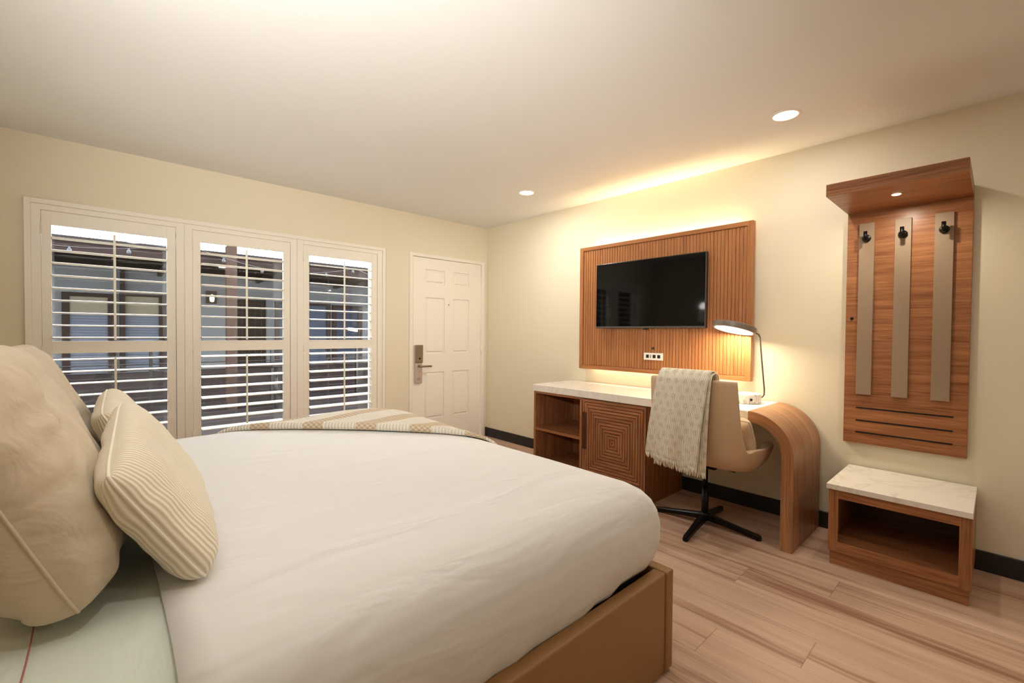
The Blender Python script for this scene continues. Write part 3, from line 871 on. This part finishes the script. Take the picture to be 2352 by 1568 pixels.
# ================================================================== LUGGAGE BENCH
lb = empty('luggage_bench', (-.27, -3.79, 0), 'low walnut luggage bench with open front and marble top, under the coat rack', 'bench')
m = MB(); m.box(-.5384, -.013, -4.0657, -3.5154, .407, .4347, .0015, 1); m.build('top', M_marble, lb)
m = MB(); F = -.517; t = .041
m.box(F, -.013, -4.065, -4.065+.018, .072, .407); m.box(F, F+.02, -4.047, -4.022, .072, .407); m.build('side_panel', M_wz, lb)
m = MB(); m.box(F, -.013, -3.523-.018, -3.523, .072, .407); m.box(F, F+.02, -3.565, -3.541, .072, .407); m.build('side_panel', M_wz, lb)
m = MB(); m.box(F+.0005, F+.02, -4.022, -3.565, .358, .407); m.box(F+.0005, F+.02, -4.022, -3.565, .072, .128)
m.box(F+.02, -.03, -4.047, -3.541, .110, .127); m.build('front_rail', M_wy, lb)
m = MB(); m.box(-.032, -.015, -4.047, -3.541, .072, .407); m.build('back_panel', wood('shaded_back', srgb(70, 45, 28), srgb(100, 66, 42), 1), lb)  # back coloured darker to put in the shade inside the open bench
m = MB(); m.box(F+.010, -.02, -4.058, -3.530, 0, .072); m.build('plinth', M_wy, lb)

# ================================================================== CHAIR
ch = empty('swivel_chair', (-.53, -2.88, 0), 'beige leather swivel desk chair with black four star base', 'chair')
cpath = [(-.850, .968), (-.845, .88), (-.838, .78), (-.828, .68), (-.812, .59), (-.780, .50), (-.72, .438), (-.64, .410), (-.54, .390), (-.43, .390), (-.33, .400), (-.258, .445)]
chw = [.262, .266, .270, .274, .280, .290, .302, .314, .322, .322, .300, .262]
ccl = [.014, .018, .024, .032, .045, .080, .135, .165, .178, .176, .155, .105]
CYc = -2.902
def lerp_list(Lst, t):
    f = t*(len(Lst)-1); i = min(int(f), len(Lst)-2); r = f-i
    a, b_ = Lst[i], Lst[i+1]
    if isinstance(a, tuple): return tuple(x+(y-x)*r for x, y in zip(a, b_))
    return a+(b_-a)*r
def shell(u, v, inset=0.0):
    t = 2*v-1
    x, z = lerp_list(cpath, u)
    x1, z1 = lerp_list(cpath, min(1, u+.03)); x0_, z0_ = lerp_list(cpath, max(0, u-.03))
    d = Vector((x1-x0_, 0, z1-z0_)).normalized()
    nrm = Vector((-d.z, 0, d.x))          # towards the sitter
    hw = lerp_list(chw, u); cl = lerp_list(ccl, u)
    k = min(1, max(0, (u-.38)/.25))
    side = cl*abs(t)**(2.2+6*k)
    up_ = (nrm*(1-k)+Vector((0, 0, 1))*k)  # sides of the seat rise straight up
    p = Vector((x, CYc+t*hw, z))+up_*side
    inw = nrm*inset
    if abs(t) > .5: inw += Vector((0, -math.copysign(1, t), 0))*inset*.9*k*min(1, (abs(t)-.5)*2)
    return p+inw
bm = bmesh.new(); nu, nv = 26, 17; th_ = .046
us = [i/(nu-1) for i in range(nu)]; vs = [.5+.5*math.sin(PI/2*(2*j/(nv-1)-1)) for j in range(nv)]
A = [[bm.verts.new(shell(u, v)) for v in vs] for u in us]
B = [[bm.verts.new(shell(.012+.976*u, .03+.94*v, th_)) for v in vs] for u in us]
for G, fl in ((A, 1), (B, 0)):
    for i in range(nu-1):
        for j in range(nv-1):
            q = (G[i][j], G[i+1][j], G[i+1][j+1], G[i][j+1]); bm.faces.new(q if fl else q[::-1])
for i in range(nu-1):
    bm.faces.new((A[i][0], B[i][0], B[i+1][0], A[i+1][0])); bm.faces.new((A[i][-1], A[i+1][-1], B[i+1][-1], B[i][-1]))
for j in range(nv-1):
    bm.faces.new((A[0][j], A[0][j+1], B[0][j+1], B[0][j])); bm.faces.new((A[-1][j], B[-1][j], B[-1][j+1], A[-1][j+1]))
bmesh.ops.recalc_face_normals(bm, faces=bm.faces)
for f in bm.faces: f.smooth = True
m = MB(); m.bm.free(); m.bm = bm; subsurf(m.build('shell', M_chair, ch), 2)
# padded seat
def seat_fn(u, v):
    a = 2*PI*u; r = v
    q = lambda c: math.copysign(abs(c)**.6, c)
    return (-.53+.215*q(math.cos(a))*min(1, r*1.0), CYc+.225*q(math.sin(a))*min(1, r), .485+.035*math.sqrt(max(0, 1-r**4)))
m = MB(); m.grid(seat_fn, 48, 14, closeu=True)
seat = m.build('seat_pad', M_chair, ch)
CC = Vector((-.535, -2.865, 0))
m = MB(); m.tube([CC+Vector((0, 0, .030)), CC+Vector((0, 0, .24))], .0215, 20); m.tube([CC+Vector((0, 0, .24)), CC+Vector((0, 0, .40))], .0155, 20)
m.lathe([(0, .05), (.036, .05), (.034, .075), (.024, .085), (0, .085)], CC, (0, 0, 1), 24)
m.build('column', M_black, ch)
m = MB(); m.box(CC.x-.10, CC.x+.10, CC.y-.10, CC.y+.10, .392, .412, .004, 2); m.tube([CC+Vector((0, -.05, .392)), CC+Vector((-.02, -.19, .388))], .005, 8); m.build('seat_plate', M_black, ch)
for a in (185, 273, 5, 95):
    a = math.radians(a); dr_ = Vector((math.cos(a), math.sin(a), 0)); sd = Vector((-dr_.y, dr_.x, 0))
    bm = bmesh.new(); R = []
    for s_, w_, zt, zb in ((.015, .024, .078, .040), (.12, .021, .062, .032), (.22, .018, .046, .020), (.315, .015, .034, .006), (.330, .012, .028, .004)):
        c = CC+dr_*s_
        R.append([bm.verts.new(c+sd*x+Vector((0, 0, z))) for x, z in ((-w_, zb), (w_, zb), (w_, zt-.006), (w_*.6, zt), (-w_*.6, zt), (-w_, zt-.006))])
    for i in range(len(R)-1):
        for k in range(6): bm.faces.new((R[i][k], R[i][(k+1) % 6], R[i+1][(k+1) % 6], R[i+1][k]))
    bm.faces.new(R[0]); bm.faces.new(R[-1][::-1]); bmesh.ops.recalc_face_normals(bm, faces=bm.faces)
    m = MB(); m.bm.free(); m.bm = bm
    m.lathe([(0, 0), (.011, 0), (.011, .008), (0, .008)], CC+dr_*.312, (0, 0, 1), 14)
    m.build('leg', M_black, ch)
pillow('cushion', fabric('pale_cushion', srgb(206, 182, 150), .4, 9, .2, .02), (-.575, -2.96, .50), .44, .24, .14, math.radians(28), 0, 0,
       'small pale cushion on the desk chair seat, just visible beside the backrest', 'cushion', seed=12, amp=.006)

# ---- throw over the chair back
def knit_mat():
    m, nt, b = new_mat('cream_knit'); N = nt.nodes; L = nt.links
    uv = N.new('ShaderNodeTexCoord'); sep = N.new('ShaderNodeSeparateXYZ'); L.new(uv.outputs['UV'], sep.inputs[0])
    def M(op, a, bb=None, c=None):
        n = N.new('ShaderNodeMath'); n.operation = op
        for i, v in enumerate((a, bb, c)):
            if v is None: continue
            if isinstance(v, (int, float)): n.inputs[i].default_value = v
            else: L.new(v, n.inputs[i])
        return n.outputs[0]
    rib = M('MULTIPLY_ADD', M('SINE', M('MULTIPLY', sep.outputs[0], 2*PI/.013)), .5, .5)
    row = M('FLOOR', M('DIVIDE', sep.outputs[1], .048))
    fx = M('SUBTRACT', M('FRACT', M('ADD', M('DIVIDE', sep.outputs[0], .062), M('MULTIPLY', M('MODULO', row, 2), .5))), .5)
    fy = M('SUBTRACT', M('FRACT', M('DIVIDE', sep.outputs[1], .048)), .5)
    dist = M('SQRT', M('ADD', M('POWER', M('ABSOLUTE', M('MULTIPLY', fx, 1.35)), 2), M('POWER', M('ABSOLUTE', fy), 2)))
    ns = N.new('ShaderNodeTexNoise'); ns.inputs['Scale'].default_value = 130; L.new(uv.outputs['UV'], ns.inputs['Vector'])
    sp = M('MULTIPLY', M('LESS_THAN', dist, .36), M('GREATER_THAN', ns.outputs['Fac'], .47))
    m1 = N.new('ShaderNodeMix'); m1.data_type = 'RGBA'; L.new(rib, m1.inputs[0])
    m1.inputs[6].default_value = srgb(224, 214, 188); m1.inputs[7].default_value = srgb(246, 240, 224)
    m2 = N.new('ShaderNodeMix'); m2.data_type = 'RGBA'; L.new(M('MULTIPLY', sp, .5), m2.inputs[0]); L.new(m1.outputs[2], m2.inputs[6])
    m2.inputs[7].default_value = srgb(188, 176, 146)
    L.new(m2.outputs[2], b.inputs['Base Color'])
    bp = N.new('ShaderNodeBump'); bp.inputs['Strength'].default_value = .7; bp.inputs['Distance'].default_value = .004
    L.new(M('ADD', rib, sp), bp.inputs['Height']); L.new(bp.outputs['Normal'], b.inputs['Normal'])
    b.inputs['Roughness'].default_value = .95; b.inputs['Specular IOR Level'].default_value = .05
    return m
M_knit = knit_mat()
ct = empty('throw_blanket', (-.86, -2.82, .42), 'cream patterned throw with fringed ends hanging over the desk chair back', 'blanket')
def hang(y_top0, y_top1, y_bot0, y_bot1, zb0, zb1, off, seed, drop_in=.22):
    """returns fn(u,v): u across (0 = +Y side), v from inner end over the top to the outer hem"""
    def fn(u, v):
        yt = y_top0+(y_top1-y_top0)*u; yb = y_bot0+(y_bot1-y_bot0)*u; zb = zb0+(zb1-zb0)*u
        if v < .25:                     # inner side
            k = 1-v/.25; x = -.785+off*.3+.01; z = .975-drop_in*k; y = yt
        elif v < .36:                   # over the top
            a = PI*(v-.25)/.11; x = -.822+.048*math.cos(a)-off*.5*math.sin(a*.5); z = .972+(.022+off)*math.sin(a); y = yt
        else:
            k = (v-.36)/.64; z = .972+(zb-.972)*k; y = yt+(yb-yt)*k
            x = -.872-off+.022*k-.012*math.sin(k*PI)
        fold = .007*math.sin(u*11+seed)*min(1, max(0, v-.30)*1.6)+.006*noise.noise(Vector((u*3+seed, v*3, 0)))
        return (x-fold-.004*0, y, z)
    return fn
def cloth(fn, uvs, nu=44, nv=60):
    m = MB(); m.grid(fn, nu, nv, uv=lambda u, v: (u*uvs[0], v*uvs[1])); return m
back_l = hang(-2.728, -3.040, -2.69, -3.005, .452, .428, .006, 1.0)
front_l = hang(-2.720, -3.030, -2.632, -2.965, .488, .452, .019, 3.0, .18)
m = cloth(back_l, (.38, .85)); o = m.build('under_layer', M_knit, ct); solidify(o, .006, 0)
m = cloth(front_l, (.38, .80)); o = m.build('upper_layer', M_knit, ct); solidify(o, .006, 0)
m = MB()
for fn, cnt in ((back_l, 44), (front_l, 44)):
    for i in range(cnt):
        u = (i+.5)/cnt; p = Vector(fn(u, 1)); l = .030+.008*random.random()
        dx, dy = (random.random()-.5)*.010, (random.random()-.5)*.014
        m.tube([p+Vector((0, 0, .004)), p+Vector((dx*.4, dy*.4, -l*.5)), p+Vector((dx, dy, -l))], [.0042, .0036, .0022], 5)
tag(m.build('fringe', M_knit, ct), kind='stuff')

# ================================================================== DESK LAMP
lp = empty('desk_lamp', (-.20, -2.985, TZ), 'disc shaped desk lamp switched on, with marble base and bent arm', 'lamp')
BC = Vector((-.205, -2.985, TZ))
m = MB(); m.lathe([(0, 0), (.086, 0), (.088, .002), (.088, .058), (.085, .062), (0, .062)], BC, (0, 0, 1), 56)
ba = m.build('base', M_marble2, lp, sharp=40)
kd = Vector((-.78, -.62, 0)).normalized()
m = MB(); m.lathe([(0, 0), (.008, 0), (.007, .007), (0, .007)], BC+kd*.087+Vector((0, 0, .030)), kd, 16); m.build('knob', M_black, ba)
g = Vector((-.233, .137, 0)); nrm = Vector((-g.x, -g.y, 1)).normalized()
SC = Vector((-.215, -2.902, 1.268))
m = MB(); m.lathe([(.120, -.018), (.136, -.018), (.138, -.014), (.138, .016), (.134, .020), (0, .020)], SC, nrm, 64); sd_ = m.build('shade', M_lamp, lp, sharp=40)
m = MB(); m.lathe([(0, -.013), (.130, -.013), (.133, -.016)], SC, nrm, 64); m.build('diffuser', emit('lamp_diffuser', (1.0, .90, .74, 1), 6), lp)
ap = [(-.125, -3.035, .800), (-.108, -3.052, .804), (-.100, -3.060, .820), (-.100, -3.060, .86), (-.118, -3.052, 1.00), (-.134, -3.044, 1.14), (-.141, -3.041, 1.205), (-.146, -3.034, 1.224), (-.156, -3.022, 1.232), (-.175, -3.00, 1.242), (-.186, -2.985, 1.245)]
m = MB(); m.tube(ap, .0048, 12); m.build('arm', plain('dark_arm', srgb(82, 72, 62), .6), lp)
l = disk_light('lamp_glow', (0, 0, 0), .25, 6.0, (1.0, .84, .60), parent=lp)
l.location = SC-nrm*.020-Vector(lp['_o']); l.rotation_euler = (nrm).to_track_quat('Z', 'Y').to_euler()
m = MB(); m.tube([(-.12, -3.03, .785), (-.08, -3.06, .774), (-.045, -3.05, .772), (-.02, -3.075, .772)], .0018, 6); m.build('power_cord', M_plate, lp)

# ================================================================== OUTSIDE
EY = 7.0
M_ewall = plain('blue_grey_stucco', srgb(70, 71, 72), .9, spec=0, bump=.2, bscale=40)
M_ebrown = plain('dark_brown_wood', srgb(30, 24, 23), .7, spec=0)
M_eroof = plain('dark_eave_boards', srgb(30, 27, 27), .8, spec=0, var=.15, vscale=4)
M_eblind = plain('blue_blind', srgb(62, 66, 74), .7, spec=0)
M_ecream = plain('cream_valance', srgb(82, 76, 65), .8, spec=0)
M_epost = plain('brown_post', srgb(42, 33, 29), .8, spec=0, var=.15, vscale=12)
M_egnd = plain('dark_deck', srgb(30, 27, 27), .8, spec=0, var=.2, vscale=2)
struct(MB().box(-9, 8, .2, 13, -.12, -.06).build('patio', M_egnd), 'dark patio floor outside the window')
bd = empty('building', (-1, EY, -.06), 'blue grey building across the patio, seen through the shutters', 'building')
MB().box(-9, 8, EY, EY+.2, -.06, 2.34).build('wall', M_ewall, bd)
m = MB(); m.poly([(-9, EY+.2, 2.33), (-9, 4.5, 2.43), (-9, 4.5, 2.495), (-9, EY+.2, 2.60)], (17, 0, 0)); m.build('porch_roof', M_eroof, bd)
for i in range(9):
    m = MB(); x = -7.6+1.7*i; m.poly([(x, EY, 2.26), (x, 4.6, 2.36), (x, 4.6, 2.43), (x, EY, 2.335)], (.07, 0, 0)); m.build('rafter', M_ebrown, bd)
m = MB(); m.box(-9, 8, 4.55, 4.70, 2.26, 2.43); m.build('beam', M_ebrown, bd)
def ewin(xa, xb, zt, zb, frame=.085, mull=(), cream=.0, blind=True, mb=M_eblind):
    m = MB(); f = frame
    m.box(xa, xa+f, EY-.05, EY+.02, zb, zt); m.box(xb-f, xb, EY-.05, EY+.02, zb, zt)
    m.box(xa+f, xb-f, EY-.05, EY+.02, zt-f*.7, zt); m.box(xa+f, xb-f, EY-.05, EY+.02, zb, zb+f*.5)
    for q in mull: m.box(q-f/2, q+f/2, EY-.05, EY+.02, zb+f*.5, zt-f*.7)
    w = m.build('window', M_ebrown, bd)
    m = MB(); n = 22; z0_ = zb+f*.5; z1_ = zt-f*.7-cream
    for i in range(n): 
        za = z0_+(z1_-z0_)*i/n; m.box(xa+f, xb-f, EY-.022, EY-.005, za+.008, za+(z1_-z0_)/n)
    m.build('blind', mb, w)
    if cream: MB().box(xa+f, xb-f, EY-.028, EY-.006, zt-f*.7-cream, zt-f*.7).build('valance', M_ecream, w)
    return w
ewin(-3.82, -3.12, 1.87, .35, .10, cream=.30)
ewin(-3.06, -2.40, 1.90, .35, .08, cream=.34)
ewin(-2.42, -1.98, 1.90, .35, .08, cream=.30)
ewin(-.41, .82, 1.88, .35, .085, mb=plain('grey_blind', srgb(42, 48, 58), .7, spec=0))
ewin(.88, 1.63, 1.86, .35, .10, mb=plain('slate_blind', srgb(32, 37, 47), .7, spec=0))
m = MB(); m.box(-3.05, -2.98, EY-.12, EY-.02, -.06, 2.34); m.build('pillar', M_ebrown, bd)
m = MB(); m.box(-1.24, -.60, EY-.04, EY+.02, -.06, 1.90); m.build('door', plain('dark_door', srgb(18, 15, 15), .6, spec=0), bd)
m = MB()
for i in range(5): m.box(-1.20+.125*i, -1.185+.125*i, EY-.052, EY-.038, .1, 1.86)
for i in range(9): m.box(-1.20, -.66, EY-.052, EY-.038, .2+.2*i, .212+.2*i)
m.build('door_grille', plain('grille', srgb(36, 29, 25), .6, spec=0), bd)
m = MB(); m.box(-1.837, -1.694, 4.30, 4.44, -.06, 2.575); 
ps = m.build('porch_post', M_epost); tag(ps, 'brown wooden porch post standing outside the middle shutter', 'post')
sc = empty('wall_light', (-1.62, EY-.02, 1.77), 'small lit wall light on the grey building across the patio', 'wall light')
m = MB(); m.box(-1.71, -1.53, EY-.06, EY-.001, 1.77, 2.03, .004, 1); m.build('backplate', M_ebrown, sc)
m = MB(); m.lathe([(0, 0), (.035, .01), (.045, .07), (.03, .14), (0, .16)], (-1.62, EY-.10, 1.80), (0, 0, 1), 20); m.build('bulb', emit('sconce_bulb', (1, .72, .35, 1), 1.6), sc)
# low rail and planter wall
rl = empty('railing', (-1, 5.0, -.06), 'dark metal railing across the patio behind the shutters', 'railing')
m = MB()
for i, z in enumerate((.92, .80, .68, .56)): m.tube([(-6, 5.0, z-.10*0), (5, 5.0, z)], .009, 6)
m.build('rail', M_black, rl)
for x in (-4.4, -2.75, -1.0, .62, 2.2):
    m = MB(); m.box(x-.022, x+.022, 4.97, 5.03, -.06, .95); m.build('rail_post', M_black, rl)
m = MB(); m.box(-7, 6, 5.6, 5.9, -.06, .50); tag(m.build('planter', plain('dark_planter', srgb(28, 24, 24), .8, spec=0, var=.2)), 'long dark low planter wall across the patio', 'planter')
m = MB(); tb = empty('patio_table', (-1.3, 4.0, -.06), 'round patio table outside the middle shutter', 'table')
MB().lathe([(0, .70), (.45, .70), (.45, .74), (0, .74)], (-1.2, 4.0, -.06), (0, 0, 1), 40).build('table_top', plain('grey_table', srgb(26, 23, 21), .6, spec=0), tb)
MB().tube([(-1.2, 4.0, -.06), (-1.2, 4.0, .64)], .03, 12).build('table_leg', M_black, tb)
# string lights
sl = empty('string_light', (-1.5, 3.0, 2.3), 'string of small clear bulbs hung above the patio', 'string light')
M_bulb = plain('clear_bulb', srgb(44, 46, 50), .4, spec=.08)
pts = []
for i in range(60):
    t = i/59; pts.append((-5+7.5*t, 2.6+1.6*t, 2.33-.20*math.sin(PI*((t*3) % 1))))
m = MB(); m.tube(pts, .005, 5); m.build('cable', M_black, sl)
for i in range(3, 60, 4):
    x, y, z = pts[i]; m = MB()
    m.lathe([(0, -.075), (.016, -.068), (.023, -.048), (.017, -.026), (.009, -.015), (.009, 0), (0, 0)], (x, y, z), (0, 0, 1), 12); m.build('bulb', M_bulb, sl)

# ================================================================== unseen fill lamps, added beside the headboard to brighten the ceiling
for y, lab in ((-.95, 'added unseen fill lamp on the window side of the bed'), (-3.75, 'added unseen fill lamp on the near side of the bed')):
    t = empty('fill_lamp', (XW+.1, y, 1.35), lab, 'lamp', 'added unseen fill lamps')
    m = MB(); m.box(XW, XW+.02, y-.05, y+.05, 1.38, 1.52, .003, 1); m.tube([(XW+.02, y, 1.45), (XW+.11, y, 1.45)], .008, 10); m.build('fill_bracket', M_black, t)
    m = MB(); m.lathe([(.085, 0), (.065, .20)], (XW+.11, y, 1.42), (0, 0, 1), 32); m.build('fill_lamp_shade', emit('fill_shade_glow', (1, .82, .6, 1), .5), t)
    l = bpy.data.lights.new('fill_spot', 'SPOT'); l.energy = 3 if y > -2 else 270; l.color = (1, .97, .93); l.shadow_soft_size = .06; l.spot_size = math.radians(98); l.spot_blend = 1.0
    o = bpy.data.objects.new('fill_spot', l); COL.objects.link(o); o.parent = t; o.location = Vector((XW+.11, y, 1.66))-Vector(t['_o'])
    o.rotation_euler = (Vector((XW+.11, y, 1.66))-Vector((-1.9, -1.6, 2.55))).to_track_quat('Z', 'Y').to_euler()

# ================================================================== WORLD, CAMERA
w = bpy.data.worlds.new('world'); S.world = w; w.use_nodes = True
w.node_tree.nodes['Background'].inputs[0].default_value = (.90, .95, 1.0, 1)
w.node_tree.nodes['Background'].inputs[1].default_value = 15.0

f_px = 1036.81; yaw, pitch, roll = map(math.radians, (42.795, -1.1173, .4845))
dv_ = Vector((math.sin(yaw)*math.cos(pitch), math.cos(yaw)*math.cos(pitch), math.sin(pitch)))
rt0 = Vector((math.cos(yaw), -math.sin(yaw), 0)); up0 = rt0.cross(dv_)
rt1 = rt0*math.cos(roll)+up0*math.sin(roll); up1 = -rt0*math.sin(roll)+up0*math.cos(roll)
cam = bpy.data.cameras.new('camera'); co = bpy.data.objects.new('camera', cam); COL.objects.link(co)
cam.sensor_width = 36; cam.lens = 36*f_px/2352; cam.clip_start = .02
Mx = Matrix((rt1, up1, -dv_)).transposed().to_4x4(); Mx.translation = Vector((-3.4062, -4.1292, 1.2225))
co.matrix_world = Mx
S.camera = co
S.view_settings.view_transform = 'Standard'; S.view_settings.look = 'None'
S.view_settings.gamma = 1; S.view_settings.use_curve_mapping = False
S.view_settings.exposure = 0.33
for o in bpy.data.objects:
    if '_o' in o: del o['_o']
